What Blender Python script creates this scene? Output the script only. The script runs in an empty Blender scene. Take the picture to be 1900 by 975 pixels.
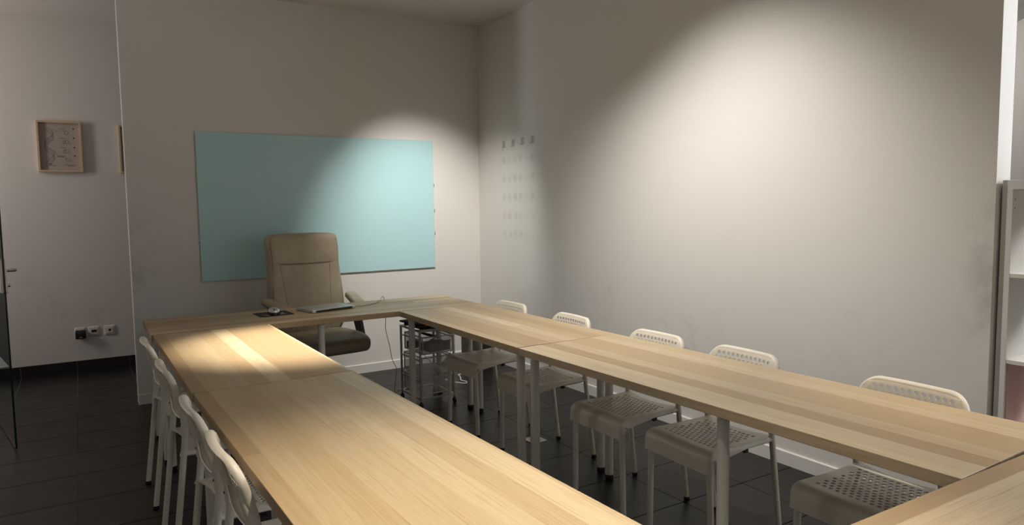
import bpy, bmesh, math, random
from mathutils import Vector, Matrix
random.seed(7)
S = bpy.context.scene
COL = S.collection
PI = math.pi
def R(d): return math.radians(d)

# ------------------------------------------------------------------ camera
cam_d = bpy.data.cameras.new('camera'); cam = bpy.data.objects.new('camera', cam_d); COL.objects.link(cam)
cam_d.sensor_width = 36.0; cam_d.sensor_fit = 'HORIZONTAL'
cam_d.lens = 36.0 * 1296.9 / 1900.0
cam_d.clip_start = 0.05
rot = Matrix(((0.849894, 0.054396, -0.524139), (-0.526774, 0.061694, -0.847763), (-0.013779, 0.996612, 0.081088)))
cam.matrix_world = Matrix.Translation((-3.140, -5.636, 1.397)) @ rot.to_4x4()
S.camera = cam
# ------------------------------------------------------------------ colour management, world
S.view_settings.view_transform = 'Standard'
S.view_settings.look = 'None'
S.view_settings.exposure = 0.12
S.view_settings.gamma = 1.0
S.view_settings.use_curve_mapping = False
w = bpy.data.worlds.new('world'); S.world = w; w.use_nodes = True
w.node_tree.nodes['Background'].inputs[0].default_value = (0.75, 0.85, 1.0, 1)
w.node_tree.nodes['Background'].inputs[1].default_value = 0.6
# ------------------------------------------------------------------ lights
def aim(o, loc, target):
    o.location = loc
    o.rotation_euler = (Vector(target) - Vector(loc)).to_track_quat('-Z', 'Y').to_euler()
def spot(name, loc, target, power, angle, blend, color, size=0.04):
    d = bpy.data.lights.new(name, 'SPOT'); d.energy = power; d.spot_size = R(angle); d.spot_blend = blend
    d.color = color; d.shadow_soft_size = size
    o = bpy.data.objects.new(name, d); COL.objects.link(o); aim(o, loc, target); return o
def area(name, loc, target, power, sx, sy, color, spread=180):
    d = bpy.data.lights.new(name, 'AREA'); d.shape = 'RECTANGLE'; d.size = sx; d.size_y = sy
    d.energy = power; d.color = color; d.spread = R(spread)
    o = bpy.data.objects.new(name, d); COL.objects.link(o); aim(o, loc, target); return o
WARM = (1.0, 0.87, 0.68)
NEUT = (1.0, 0.96, 0.895)
COOL = (0.80, 0.89, 1.0)
spot('spot_right_wall', (-1.35, -2.98, 2.93), (0.0, -2.98, 0.40), 175, 92, 1.0, NEUT)
spot('spot_board', (-1.00, -1.45, 2.93), (-0.52, 0.0, 0.72), 225, 62, 1.0, NEUT)
spot('spot_right_table', (-1.15, -2.10, 2.93), (-0.85, -2.25, 0.73), 58, 105, 1.0, NEUT)
spot('spot_left_table', (-2.10, -2.00, 2.93), (-2.22, -2.12, 0.73), 560, 36, 0.9, (1.0, 0.89, 0.72))
spot('spot_near_table', (-2.30, -4.55, 2.93), (-2.42, -4.50, 0.73), 265, 62, 1.0, WARM)
spot('spot_near_right', (-0.55, -4.70, 2.93), (-0.62, -4.68, 0.73), 115, 46, 1.0, WARM)
COOL = (0.80, 0.89, 1.0)
area('window_daylight', (1.45, -6.9, 1.60), (-1.2, -0.5, 0.8), 42, 1.3, 1.3, COOL)
area('front_fill', (-3.2, -6.92, 1.75), (-2.2, 0.0, 1.6), 4, 1.3, 1.5, (1.0, 0.95, 0.9))  # unseen fill light added in front of the closed front wall
area('corridor_daylight', (-5.25, 0.72, 2.05), (-2.9, 0.72, 1.95), 20, 0.35, 1.3, (1.0, 0.90, 0.86))
area('annex_fill', (2.3, -5.3, 2.6), (1.2, -4.2, 1.0), 75, 0.6, 0.6, (1.0, 0.97, 0.93))  # unseen fill added to reach the shelf cells through the open back
area('annex_back_fill', (3.3, -1.5, 2.7), (4.4, -2.4, 1.9), 9, 0.4, 0.4, NEUT)  # added fill, out of view, brightening the angled annex wall
# unseen lamp added behind the front wall slit for the right wall's upright stripe
spot('slit_stripe_light', (-3.30, -8.00, 1.60), (0.0, -0.89, 1.55), 210, 34, 0.3, COOL, 0.005)

# ------------------------------------------------------------------ material helpers
def new_mat(name):
    m = bpy.data.materials.new(name); m.use_nodes = True
    nt = m.node_tree; b = nt.nodes['Principled BSDF']
    return m, nt, b
def N(nt, t, **kw):
    n = nt.nodes.new(t)
    for k, v in kw.items(): setattr(n, k, v)
    return n
def val(nt, op, a, b=None, c=None):
    n = N(nt, 'ShaderNodeMath', operation=op)
    for i, x in enumerate((a, b, c)):
        if x is None: continue
        if isinstance(x, (int, float)): n.inputs[i].default_value = x
        else: nt.links.new(x, n.inputs[i])
    return n.outputs[0]
def mixc(nt, fac, a, b, mode='MIX'):
    n = N(nt, 'ShaderNodeMix', data_type='RGBA', blend_type=mode)
    for s, x in ((0, fac), (6, a), (7, b)):
        if isinstance(x, (int, float)): n.inputs[s].default_value = x
        elif isinstance(x, tuple): n.inputs[s].default_value = (*x, 1) if len(x) == 3 else x
        else: nt.links.new(x, n.inputs[s])
    return n.outputs[2]
def noise(nt, vec, scale, detail=3, rough=0.5):
    n = N(nt, 'ShaderNodeTexNoise'); n.inputs['Scale'].default_value = scale
    n.inputs['Detail'].default_value = detail; n.inputs['Roughness'].default_value = rough
    if vec is not None: nt.links.new(vec, n.inputs['Vector'])
    return n.outputs['Fac']
def ramp(nt, fac, stops):
    n = N(nt, 'ShaderNodeValToRGB'); e = n.color_ramp.elements
    while len(e) < len(stops): e.new(0.5)
    for i, (p, c) in enumerate(stops): e[i].position = p; e[i].color = (*c, 1)
    nt.links.new(fac, n.inputs[0]); return n.outputs[0]
def bump(nt, b, h, strength, dist=0.002):
    n = N(nt, 'ShaderNodeBump'); n.inputs['Strength'].default_value = strength; n.inputs['Distance'].default_value = dist
    nt.links.new(h, n.inputs['Height']); nt.links.new(n.outputs[0], b.inputs['Normal'])
def simple(name, col, rough=0.5, metal=0.0, var=0.06, scale=30, bmp=0.0, coat=0.0):
    """base colour with a fine procedural variation"""
    m, nt, b = new_mat(name)
    tc = N(nt, 'ShaderNodeTexCoord').outputs['Object']
    f = noise(nt, tc, scale, 4)
    lo = tuple(c * (1 - var) for c in col); hi = tuple(min(1, c * (1 + var)) for c in col)
    nt.links.new(ramp(nt, f, [(0.3, lo), (0.7, hi)]), b.inputs['Base Color'])
    b.inputs['Roughness'].default_value = rough; b.inputs['Metallic'].default_value = metal
    if coat: b.inputs['Coat Weight'].default_value = coat
    if bmp: bump(nt, b, noise(nt, tc, scale * 6, 3), bmp)
    return m
def wall_mat(name, col, marks=False):
    m, nt, b = new_mat(name)
    geo = N(nt, 'ShaderNodeNewGeometry').outputs['Position']
    big = noise(nt, geo, 1.3, 4, 0.6); fine = noise(nt, geo, 9, 5, 0.6)
    dirt = val(nt, 'MULTIPLY', ramp_fac(nt, big, 0.5, 0.75), ramp_fac(nt, fine, 0.45, 0.7))
    sep = N(nt, 'ShaderNodeSeparateXYZ'); nt.links.new(geo, sep.inputs[0])
    low = val(nt, 'SUBTRACT', 1.0, ramp_fac(nt, sep.outputs[2], 0.2, 1.5))       # hand and chair scuffs stay low
    dirt = val(nt, 'MULTIPLY', dirt, val(nt, 'MULTIPLY_ADD', low, 0.22, 0.06))
    # thin pencil-like scuff lines
    mp = N(nt, 'ShaderNodeMapping'); mp.inputs['Scale'].default_value = (1.2, 1.2, 9.0); mp.inputs['Rotation'].default_value = (0.25, 0.2, 0)
    nt.links.new(geo, mp.inputs[0])
    sc = noise(nt, mp.outputs[0], 2.2, 2)
    line = val(nt, 'LESS_THAN', val(nt, 'ABSOLUTE', val(nt, 'SUBTRACT', sc, 0.62)), 0.0022)
    dirt = val(nt, 'ADD', dirt, val(nt, 'MULTIPLY', val(nt, 'MULTIPLY', line, low), 0.10))
    # hand grime along the free ends of the partition and of the right wall
    band = val(nt, 'MULTIPLY', ramp_fac(nt, sep.outputs[2], 0.55, 1.0), val(nt, 'SUBTRACT', 1.0, ramp_fac(nt, sep.outputs[2], 1.15, 1.55)))
    e1 = val(nt, 'MULTIPLY', val(nt, 'SUBTRACT', 1.0, ramp_fac(nt, sep.outputs[0], -2.84, -2.60)), val(nt, 'LESS_THAN', val(nt, 'ABSOLUTE', sep.outputs[1]), 0.05))
    e2 = val(nt, 'MULTIPLY', val(nt, 'SUBTRACT', 1.0, ramp_fac(nt, sep.outputs[1], -4.27, -4.10)), val(nt, 'LESS_THAN', val(nt, 'ABSOLUTE', sep.outputs[0]), 0.01))
    grime = val(nt, 'MULTIPLY', val(nt, 'MULTIPLY', band, val(nt, 'MAXIMUM', e1, e2)), val(nt, 'MULTIPLY', ramp_fac(nt, noise(nt, geo, 6, 5, 0.65), 0.38, 0.66), 0.30))
    dirt = val(nt, 'ADD', dirt, grime)
    if marks:
        # rows of grey smudges left by earlier hooks below the present four
        y = sep.outputs[1]; z = sep.outputs[2]
        fy = val(nt, 'FRACT', val(nt, 'DIVIDE', val(nt, 'ADD', y, 1.02), 0.088))
        fz = val(nt, 'FRACT', val(nt, 'DIVIDE', val(nt, 'SUBTRACT', z, 1.075), 0.158))
        dy = val(nt, 'ABSOLUTE', val(nt, 'SUBTRACT', fy, 0.5)); dz = val(nt, 'ABSOLUTE', val(nt, 'SUBTRACT', fz, 0.5))
        spotm = val(nt, 'MULTIPLY', val(nt, 'SUBTRACT', 1, ramp_fac(nt, dy, 0.15, 0.48)), val(nt, 'SUBTRACT', 1, ramp_fac(nt, dz, 0.05, 0.30)))
        inb = val(nt, 'MULTIPLY', val(nt, 'MULTIPLY', val(nt, 'GREATER_THAN', y, -0.93), val(nt, 'LESS_THAN', y, -0.405)),
                  val(nt, 'MULTIPLY', val(nt, 'GREATER_THAN', z, 1.075), val(nt, 'LESS_THAN', z, 1.865)))
        patch = ramp_fac(nt, noise(nt, geo, 5.5, 3), 0.36, 0.62)
        dirt = val(nt, 'ADD', dirt, val(nt, 'MULTIPLY', val(nt, 'MULTIPLY', spotm, inb), val(nt, 'MULTIPLY_ADD', patch, 0.16, 0.04)))
    c = mixc(nt, dirt, col, (0.12, 0.10, 0.08))
    nt.links.new(c, b.inputs['Base Color']); b.inputs['Roughness'].default_value = 0.75
    bump(nt, b, noise(nt, geo, 220, 2), 0.06)
    return m
def ramp_fac(nt, v, lo, hi):
    n = N(nt, 'ShaderNodeMapRange', interpolation_type='SMOOTHSTEP'); n.inputs['From Min'].default_value = lo; n.inputs['From Max'].default_value = hi
    nt.links.new(v, n.inputs['Value']); return n.outputs[0]
def wood_mat(name):
    m, nt, b = new_mat(name)
    tc = N(nt, 'ShaderNodeTexCoord').outputs['Object']
    oi = N(nt, 'ShaderNodeObjectInfo')
    seed = val(nt, 'MULTIPLY', oi.outputs['Random'], 37.0)
    sep = N(nt, 'ShaderNodeSeparateXYZ'); nt.links.new(tc, sep.inputs[0])
    x, y, z = sep.outputs
    wob = val(nt, 'MULTIPLY', val(nt, 'SUBTRACT', noise(nt, tc, 1.2, 1), 0.5), 0.006)
    row = val(nt, 'FLOOR', val(nt, 'DIVIDE', val(nt, 'ADD', val(nt, 'ADD', y, wob), 5.03), 0.0765))
    wn = N(nt, 'ShaderNodeTexWhiteNoise', noise_dimensions='2D')
    cb = N(nt, 'ShaderNodeCombineXYZ'); nt.links.new(row, cb.inputs[0]); nt.links.new(seed, cb.inputs[1]); nt.links.new(cb.outputs[0], wn.inputs[0])
    seg = val(nt, 'FLOOR', val(nt, 'DIVIDE', val(nt, 'ADD', x, val(nt, 'MULTIPLY_ADD', wn.outputs[0], 9.0, 20.0)), 9.0))
    wn2 = N(nt, 'ShaderNodeTexWhiteNoise', noise_dimensions='3D')
    cb2 = N(nt, 'ShaderNodeCombineXYZ'); nt.links.new(row, cb2.inputs[0]); nt.links.new(seg, cb2.inputs[1]); nt.links.new(seed, cb2.inputs[2])
    nt.links.new(cb2.outputs[0], wn2.inputs[0])
    tone = ramp(nt, wn2.outputs[0], [(0.0, (0.375, 0.265, 0.148)), (0.40, (0.475, 0.357, 0.216)), (0.7, (0.51, 0.397, 0.255)), (1.0, (0.615, 0.505, 0.348))])
    off = N(nt, 'ShaderNodeCombineXYZ'); nt.links.new(val(nt, 'MULTIPLY', wn2.outputs[0], 9.0), off.inputs[0]); nt.links.new(val(nt, 'ADD', row, seed), off.inputs[1])
    va = N(nt, 'ShaderNodeVectorMath', operation='ADD'); nt.links.new(tc, va.inputs[0]); nt.links.new(off.outputs[0], va.inputs[1])
    mp = N(nt, 'ShaderNodeMapping'); mp.inputs['Scale'].default_value = (4.0, 190.0, 190.0); nt.links.new(va.outputs[0], mp.inputs[0])
    g = noise(nt, mp.outputs[0], 1.0, 5, 0.65)
    mp2 = N(nt, 'ShaderNodeMapping'); mp2.inputs['Scale'].default_value = (0.55, 17.0, 17.0); nt.links.new(va.outputs[0], mp2.inputs[0])
    g2 = noise(nt, mp2.outputs[0], 1.0, 3, 0.5)
    rings = val(nt, 'FRACT', val(nt, 'MULTIPLY', g2, 9.0))                       # cathedral growth rings
    rings = val(nt, 'MULTIPLY', ramp_fac(nt, rings, 0.45, 1.0), 0.20)
    streak = val(nt, 'MULTIPLY', ramp_fac(nt, g, 0.48, 0.72), 0.46)
    c = mixc(nt, streak, tone, (0.30, 0.185, 0.085))
    c = mixc(nt, rings, c, (0.36, 0.235, 0.12))
    nt.links.new(c, b.inputs['Base Color'])
    b.inputs['Roughness'].default_value = 0.42
    b.inputs['Specular IOR Level'].default_value = 0.4
    bump(nt, b, g, 0.10, 0.0006)
    return m
def floor_mat(name):
    m, nt, b = new_mat(name)
    geo = N(nt, 'ShaderNodeNewGeometry').outputs['Position']
    sep = N(nt, 'ShaderNodeSeparateXYZ'); nt.links.new(geo, sep.inputs[0])
    ux = val(nt, 'DIVIDE', val(nt, 'ADD', sep.outputs[0], 8.045), 0.4025)
    uy = val(nt, 'DIVIDE', val(nt, 'ADD', sep.outputs[1], 8.180), 0.4025)
    def edge(u, wd):
        f = val(nt, 'FRACT', u)
        return val(nt, 'LESS_THAN', val(nt, 'MINIMUM', f, val(nt, 'SUBTRACT', 1.0, f)), wd)
    gx = edge(ux, 0.0048); g = val(nt, 'MAXIMUM', gx, edge(uy, 0.0065))
    pale = val(nt, 'MULTIPLY', gx, val(nt, 'LESS_THAN', sep.outputs[0], -2.7))       # pale joints where the corridor floor begins
    wn = N(nt, 'ShaderNodeTexWhiteNoise', noise_dimensions='2D'); cb = N(nt, 'ShaderNodeCombineXYZ')
    nt.links.new(val(nt, 'FLOOR', ux), cb.inputs[0]); nt.links.new(val(nt, 'FLOOR', uy), cb.inputs[1]); nt.links.new(cb.outputs[0], wn.inputs[0])
    t = ramp(nt, wn.outputs[0], [(0.0, (0.0105, 0.0097, 0.0097)), (1.0, (0.0145, 0.0132, 0.0132))])
    cl = noise(nt, geo, 14, 5, 0.6)
    t = mixc(nt, val(nt, 'MULTIPLY', ramp_fac(nt, cl, 0.4, 0.8), 0.35), t, (0.020, 0.018, 0.018))
    nt.links.new(mixc(nt, pale, mixc(nt, g, t, (0.0025, 0.002, 0.002)), (0.10, 0.095, 0.09)), b.inputs['Base Color'])
    nt.links.new(val(nt, 'MULTIPLY_ADD', noise(nt, geo, 7, 4), 0.16, 0.30), b.inputs['Roughness'])
    nt.links.new(val(nt, 'MULTIPLY', val(nt, 'SUBTRACT', 1.0, g), 0.36), b.inputs['Specular IOR Level'])
    bump(nt, b, val(nt, 'SUBTRACT', 1.0, g), 0.5, 0.002)
    return m
def glass_mat(name, tint, rough, alpha_mix):
    m, nt, b = new_mat(name)
    b.inputs['Base Color'].default_value = (*tint, 1); b.inputs['Roughness'].default_value = rough
    b.inputs['Transmission Weight'].default_value = alpha_mix; b.inputs['IOR'].default_value = 1.45
    return m
def mesh_mat(name, col, cell, wire):
    """woven wire mesh: opaque wires, open cells"""
    m, nt, b = new_mat(name)
    tc = N(nt, 'ShaderNodeTexCoord').outputs['Object']
    sep = N(nt, 'ShaderNodeSeparateXYZ'); nt.links.new(tc, sep.inputs[0])
    h = val(nt, 'FRACT', val(nt, 'DIVIDE', val(nt, 'ADD', val(nt, 'ADD', sep.outputs[0], sep.outputs[1]), 5.0), cell))
    v = val(nt, 'FRACT', val(nt, 'DIVIDE', val(nt, 'ADD', val(nt, 'SUBTRACT', sep.outputs[2], val(nt, 'MULTIPLY', sep.outputs[1], 0.5)), 5.0), cell))
    a = val(nt, 'MAXIMUM', val(nt, 'LESS_THAN', h, wire), val(nt, 'LESS_THAN', v, wire))
    b.inputs['Base Color'].default_value = (*col, 1); b.inputs['Metallic'].default_value = 0.2; b.inputs['Roughness'].default_value = 0.4
    nt.links.new(a, b.inputs['Alpha'])
    return m

M = {}
WALL = (0.71, 0.685, 0.65)
M['wall'] = wall_mat('painted_wall', WALL)
M['wall_marks'] = wall_mat('painted_wall_with_hook_smudges', WALL, True)
M['ceiling'] = wall_mat('ceiling_paint', (0.70, 0.67, 0.63))
M['base'] = simple('white_skirting', (0.72, 0.70, 0.66), 0.35, var=0.03, scale=8)
M['trim_white'] = simple('white_gloss_strip', (0.86, 0.85, 0.82), 0.25, var=0.02, scale=6)
M['floor'] = floor_mat('dark_floor_tiles')
M['skirt_tile'] = simple('black_tile_skirting', (0.011, 0.0105, 0.0105), 0.35, var=0.2, scale=10)
M['grout'] = simple('pale_grout', (0.16, 0.14, 0.125), 0.8)
M['wood'] = wood_mat('pale_oak_laminate')
M['plastic'] = simple('white_plastic', (0.73, 0.68, 0.575), 0.42, var=0.03, scale=12)
M['tube'] = simple('white_lacquered_steel', (0.70, 0.66, 0.57), 0.35, var=0.03, scale=12)
M['table_leg'] = simple('white_lacquered_table_leg', (0.68, 0.66, 0.61), 0.38, var=0.03, scale=9)
M['rubber'] = simple('black_rubber', (0.012, 0.012, 0.012), 0.6)
M['black'] = simple('black_plastic', (0.010, 0.010, 0.011), 0.4)
M['leather'] = simple('beige_leather', (0.40, 0.335, 0.24), 0.45, var=0.07, scale=18, bmp=0.25)
M['stitch'] = simple('brown_stitching', (0.12, 0.085, 0.05), 0.7)
M['steel'] = simple('brushed_steel', (0.62, 0.60, 0.57), 0.28, 1.0, var=0.05, scale=40)
M['alu'] = simple('matt_aluminium', (0.62, 0.62, 0.61), 0.35, 0.75, var=0.02, scale=60)
M['grey_metal'] = simple('grey_lacquered_metal', (0.50, 0.49, 0.465), 0.35, 0.3, var=0.05, scale=20)
M['mesh'] = mesh_mat('wire_mesh', (0.50, 0.49, 0.46), 0.005, 0.13)
M['board'] = simple('pale_turquoise_back_painted_glass', (0.47, 0.715, 0.755), 0.16, var=0.015, scale=2, coat=0.0)
M['board_edge'] = simple('glass_edge', (0.55, 0.72, 0.70), 0.15, var=0.03)
M['frame_wood'] = simple('light_pine', (0.60, 0.47, 0.31), 0.5, var=0.10, scale=25)
M['paper'] = simple('cream_paper', (0.44, 0.38, 0.34), 0.8, var=0.05, scale=6)
M['ink'] = simple('dark_ink', (0.035, 0.03, 0.03), 0.8)
M['white_matt'] = simple('white_matt_plastic', (0.66, 0.63, 0.58), 0.4, var=0.03)
M['shelf'] = simple('white_foil_board', (0.70, 0.69, 0.66), 0.4, var=0.02, scale=5)
M['pink'] = simple('pink_reflection_tint', (0.62, 0.40, 0.36), 0.5, var=0.03, scale=5)  # tint standing in for pink light reflected into the shelf
M['cable_white'] = simple('white_cable', (0.52, 0.51, 0.49), 0.45)
M['cable_olive'] = simple('pale_cable', (0.34, 0.31, 0.20), 0.5)
M['cable_dark'] = simple('dark_cable', (0.03, 0.028, 0.025), 0.5)
M['pad'] = simple('dark_mouse_mat', (0.022, 0.016, 0.020), 0.7, var=0.12, scale=60)
M['card'] = simple('brown_cardboard', (0.17, 0.105, 0.06), 0.8, var=0.12, scale=25)
M['dark_cloth'] = simple('dark_cloth', (0.02, 0.019, 0.018), 0.9, var=0.3, scale=40)
M['clear'] = glass_mat('clear_door_glass', (0.80, 0.90, 0.86), 0.0, 1.0)
M['frost'] = simple('frosted_film', (0.045, 0.062, 0.055), 0.6, var=0.05, scale=6)
M['frost'].node_tree.nodes['Principled BSDF'].inputs['Specular IOR Level'].default_value = 0.08
M['glass_edge'] = simple('dark_green_glass_edge', (0.006, 0.022, 0.019), 0.2)
M['hook_pad'] = simple('clear_hook_pad', (0.50, 0.485, 0.46), 0.2)

# ------------------------------------------------------------------ mesh helpers
def box(bm, lo, hi):
    x0, y0, z0 = lo; x1, y1, z1 = hi
    v = [bm.verts.new(p) for p in ((x0,y0,z0),(x1,y0,z0),(x1,y1,z0),(x0,y1,z0),(x0,y0,z1),(x1,y0,z1),(x1,y1,z1),(x0,y1,z1))]
    for f in ((0,3,2,1),(4,5,6,7),(0,1,5,4),(1,2,6,5),(2,3,7,6),(3,0,4,7)): bm.faces.new([v[i] for i in f])
def tube(bm, pts, r, seg=10, caps=True):
    """round tube along a polyline; r is one radius or one per point"""
    pts = [Vector(p) for p in pts]; n = len(pts)
    rr = r if isinstance(r, (list, tuple)) else [r] * n
    prev = None; rings = []
    for i, p in enumerate(pts):
        t = ((pts[min(i+1, n-1)] - pts[i]).normalized() + (pts[i] - pts[max(i-1, 0)]).normalized())
        t = t.normalized() if t.length > 1e-6 else Vector((0, 0, 1))
        if prev is None:
            a = t.orthogonal().normalized()
        else:
            a = (prev - t * prev.dot(t)).normalized()
        prev = a; b = t.cross(a)
        rings.append([bm.verts.new(p + (a * math.cos(2*PI*k/seg) + b * math.sin(2*PI*k/seg)) * rr[i]) for k in range(seg)])
    for i in range(n-1):
        for k in range(seg):
            bm.faces.new((rings[i][k], rings[i][(k+1) % seg], rings[i+1][(k+1) % seg], rings[i+1][k]))
    if caps:
        bm.faces.new(list(reversed(rings[0]))); bm.faces.new(rings[-1])
def lathe(bm, prof, seg=20, c=(0, 0, 0)):
    """profile of (radius, z) turned about a vertical axis through c"""
    rings = []
    for r, z in prof:
        rings.append([bm.verts.new((c[0] + r*math.cos(2*PI*k/seg), c[1] + r*math.sin(2*PI*k/seg), c[2] + z)) for k in range(seg)])
    for i in range(len(rings)-1):
        for k in range(seg): bm.faces.new((rings[i][k], rings[i][(k+1) % seg], rings[i+1][(k+1) % seg], rings[i+1][k]))
    bm.faces.new(list(reversed(rings[0]))); bm.faces.new(rings[-1])
def smooth_path(pts, n=8):
    """Catmull-Rom through pts"""
    P = [Vector(p) for p in pts]; P = [P[0]*2 - P[1]] + P + [P[-1]*2 - P[-2]]; out = []
    for i in range(1, len(P)-2):
        for k in range(n):
            t = k / n
            out.append(0.5*((2*P[i]) + (P[i+1]-P[i-1])*t + (2*P[i-1]-5*P[i]+4*P[i+1]-P[i+2])*t*t + (3*P[i]-P[i-1]-3*P[i+1]+P[i+2])*t**3))
    out.append(P[-2]); return out
def loft(bm, rings, cap=True):
    vs = [[bm.verts.new(p) for p in r] for r in rings]; n = len(vs[0])
    for i in range(len(vs)-1):
        for k in range(n): bm.faces.new((vs[i][k], vs[i][(k+1) % n], vs[i+1][(k+1) % n], vs[i+1][k]))
    if cap: bm.faces.new(list(reversed(vs[0]))); bm.faces.new(vs[-1])
def rrect(cx, cy, hx, hy, r, n=5):
    out = []
    for sx, sy, a0 in ((1, 1, 0), (-1, 1, 90), (-1, -1, 180), (1, -1, 270)):
        for k in range(n+1):
            a = R(a0 + 90*k/n); out.append((cx + sx*(hx-r) + r*math.cos(a), cy + sy*(hy-r) + r*math.sin(a)))
    return out
def slab(bm, cx, cy, hx, hy, r, z0, z1, bev=0.0, n=5):
    """rounded-corner plate with a softened top and bottom edge"""
    rings = []
    st = [(z0, bev), (z0 + bev, 0), (z1 - bev, 0), (z1, bev)] if bev else [(z0, 0), (z1, 0)]
    for z, ins in st: rings.append([(x, y, z) for x, y in rrect(cx, cy, hx-ins, hy-ins, max(r-ins, 0.0005), n)])
    loft(bm, rings)
def obj(name, bm, mat, parent=None, smooth=False, bevel=0.0, solid=0.0, sub=0):
    bmesh.ops.recalc_face_normals(bm, faces=bm.faces)
    me = bpy.data.meshes.new(name); bm.to_mesh(me); bm.free()
    if smooth:
        for p in me.polygons: p.use_smooth = True
        me.set_sharp_from_angle(angle=R(42))
    me.materials.append(M[mat] if isinstance(mat, str) else mat)
    o = bpy.data.objects.new(name, me); COL.objects.link(o)
    if parent: o.parent = parent
    if solid:
        md = o.modifiers.new('thickness', 'SOLIDIFY'); md.thickness = solid; md.offset = 0
        md = o.modifiers.new('crisp_edges', 'EDGE_SPLIT'); md.split_angle = R(40)
    if bevel:
        md = o.modifiers.new('bevel', 'BEVEL'); md.width = bevel; md.segments = 2; md.limit_method = 'ANGLE'
    if sub:
        md = o.modifiers.new('subdivision', 'SUBSURF'); md.levels = sub; md.render_levels = sub
    return o
def BM(): return bmesh.new()
def bx(name, lo, hi, mat, parent=None, bevel=0.0):
    b = BM(); box(b, lo, hi); return obj(name, b, mat, parent, bevel=bevel)
def tag(o, label, cat, group=None):
    o['label'] = label; o['category'] = cat
    if group: o['group'] = group
    return o
def thing(name, label, cat, loc=(0, 0, 0), rz=0.0, group=None):
    o = bpy.data.objects.new(name, None); COL.objects.link(o); o.empty_display_size = 0.1
    o.location = loc; o.rotation_euler = (0, 0, rz); return tag(o, label, cat, group)
def struct(o): o['kind'] = 'structure'; return o
def dup(root, loc, rz, label, group=None):
    r = root.copy(); COL.objects.link(r); r.location = loc; r.rotation_euler = (0, 0, rz); r['label'] = label
    if group: r['group'] = group
    for ch in list(root.children):
        c = ch.copy(); COL.objects.link(c); c.parent = r
        for g in list(ch.children):
            d = g.copy(); COL.objects.link(d); d.parent = c
    return r

# ------------------------------------------------------------------ the setting
H = 3.0
struct(bx('floor', (-5.4, -7.1, -0.1), (6.1, 1.56, 0.0), 'floor'))
struct(bx('ceiling', (-5.4, -7.1, H), (6.1, 1.56, H + 0.1), 'ceiling'))
struct(bx('wall_back', (-2.836, 0.0, 0.0), (0.0, 0.10, H), 'wall'))
struct(bx('wall_right', (0.0, -4.262, 0.0), (0.115, 0.10, H), 'wall_marks'))
struct(bx('wall_corridor', (-5.4, 1.46, 0.0), (6.1, 1.56, H), 'wall'))
struct(bx('wall_left', (-5.4, -7.1, 0.0), (-5.3, 1.46, H), 'wall'))
b = BM()                                                     # front wall, behind the camera: an annex window, and an added slit shaped to throw the stripe
for lo, hi in (((-5.4, -7.02, 0), (-2.8575, -7.0, H)), ((-2.8310, -7.02, 0), (0.70, -7.0, H)), ((-2.8575, -7.02, 0), (-2.8310, -7.0, 1.48)),
               ((2.2, -7.02, 0), (6.1, -7.0, H)), ((0.70, -7.02, 0), (2.2, -7.0, 1.0)), ((0.70, -7.02, 2.5), (2.2, -7.0, H))): box(b, lo, hi)
struct(obj('wall_front', b, 'wall'))
b = BM()                                                     # the annex wall stands at an angle to the room
v = [b.verts.new(p) for p in ((3.40, -3.48, 0), (6.1, -0.95, 0), (6.1, -0.80, 0), (3.30, -3.38, 0), (3.40, -3.48, H), (6.1, -0.95, H), (6.1, -0.80, H), (3.30, -3.38, H))]
for f in ((0,3,2,1),(4,5,6,7),(0,1,5,4),(1,2,6,5),(2,3,7,6),(3,0,4,7)): b.faces.new([v[i] for i in f])
struct(obj('wall_annex', b, 'wall'))
struct(bx('wall_far_right', (6.0, -7.1, 0.0), (6.1, 1.56, H), 'wall'))
# skirtings with a rounded lit lip
def skirting(name, p0, p1, nrm, h=0.075, t=0.012, mat='base'):
    b = BM(); p0 = Vector(p0); p1 = Vector(p1); n = Vector(nrm)
    prof = [(0, 0), (t, 0), (t, h - 0.004), (t - 0.004, h), (0, h)]
    loft(b, [[p + n * a + Vector((0, 0, z)) for a, z in prof] for p in (p0, p1)])
    return struct(obj(name, b, mat))
skirting('baseboard_back', (-2.836, 0, 0), (0, 0, 0), (0, -1, 0))
skirting('baseboard_right', (0, 0, 0), (0, -4.262, 0), (-1, 0, 0))
b = BM()
box(b, (-5.3, 1.448, 0.0), (6.0, 1.46, 0.102))
struct(obj('baseboard_corridor', b, 'skirt_tile'))
b = BM()
for x in (-4.83, -4.42, -4.02, -3.619, -3.216, -2.815):
    box(b, (x - 0.0016, 1.4468, 0.0), (x + 0.0016, 1.4482, 0.102))
struct(obj('trim_1', b, 'grout'))

struct(bx('trim_2', (-2.8395, -0.002, 0.0), (-2.836, 0.100, H), 'trim_white'))                     # white strip closing the end of the partition

# ------------------------------------------------------------------ glass board, hooks
t = thing('glass_board', 'large pale turquoise glass writing board on the far wall behind the leather chair', 'whiteboard', (-1.422, -0.0045, 0.865))
b = BM(); box(b, (-0.955, -0.0080, 0.0), (0.955, -0.003, 1.105)); obj('writing_surface', b, 'board', t, bevel=0.0012)
b = BM()
for lo, hi in (((-0.958, -0.0085, -0.003), (0.958, -0.001, 0.0)), ((-0.958, -0.0085, 1.105), (0.958, -0.001, 1.108)),
               ((-0.958, -0.0085, 0.0), (-0.955, -0.001, 1.105)), ((0.955, -0.0085, 0.0), (0.958, -0.001, 1.105))): box(b, lo, hi)
obj('edge_trim', b, 'board_edge', t)
for x, z in ((-0.962, 0.30), (-0.962, 0.78), (0.962, 0.30), (0.962, 0.72), (0.962, 0.5)):
    b = BM(); box(b, (x - 0.004, -0.010, z), (x + 0.004, 0.004, z + 0.014)); obj('clip', b, 'grey_metal', t)
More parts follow.
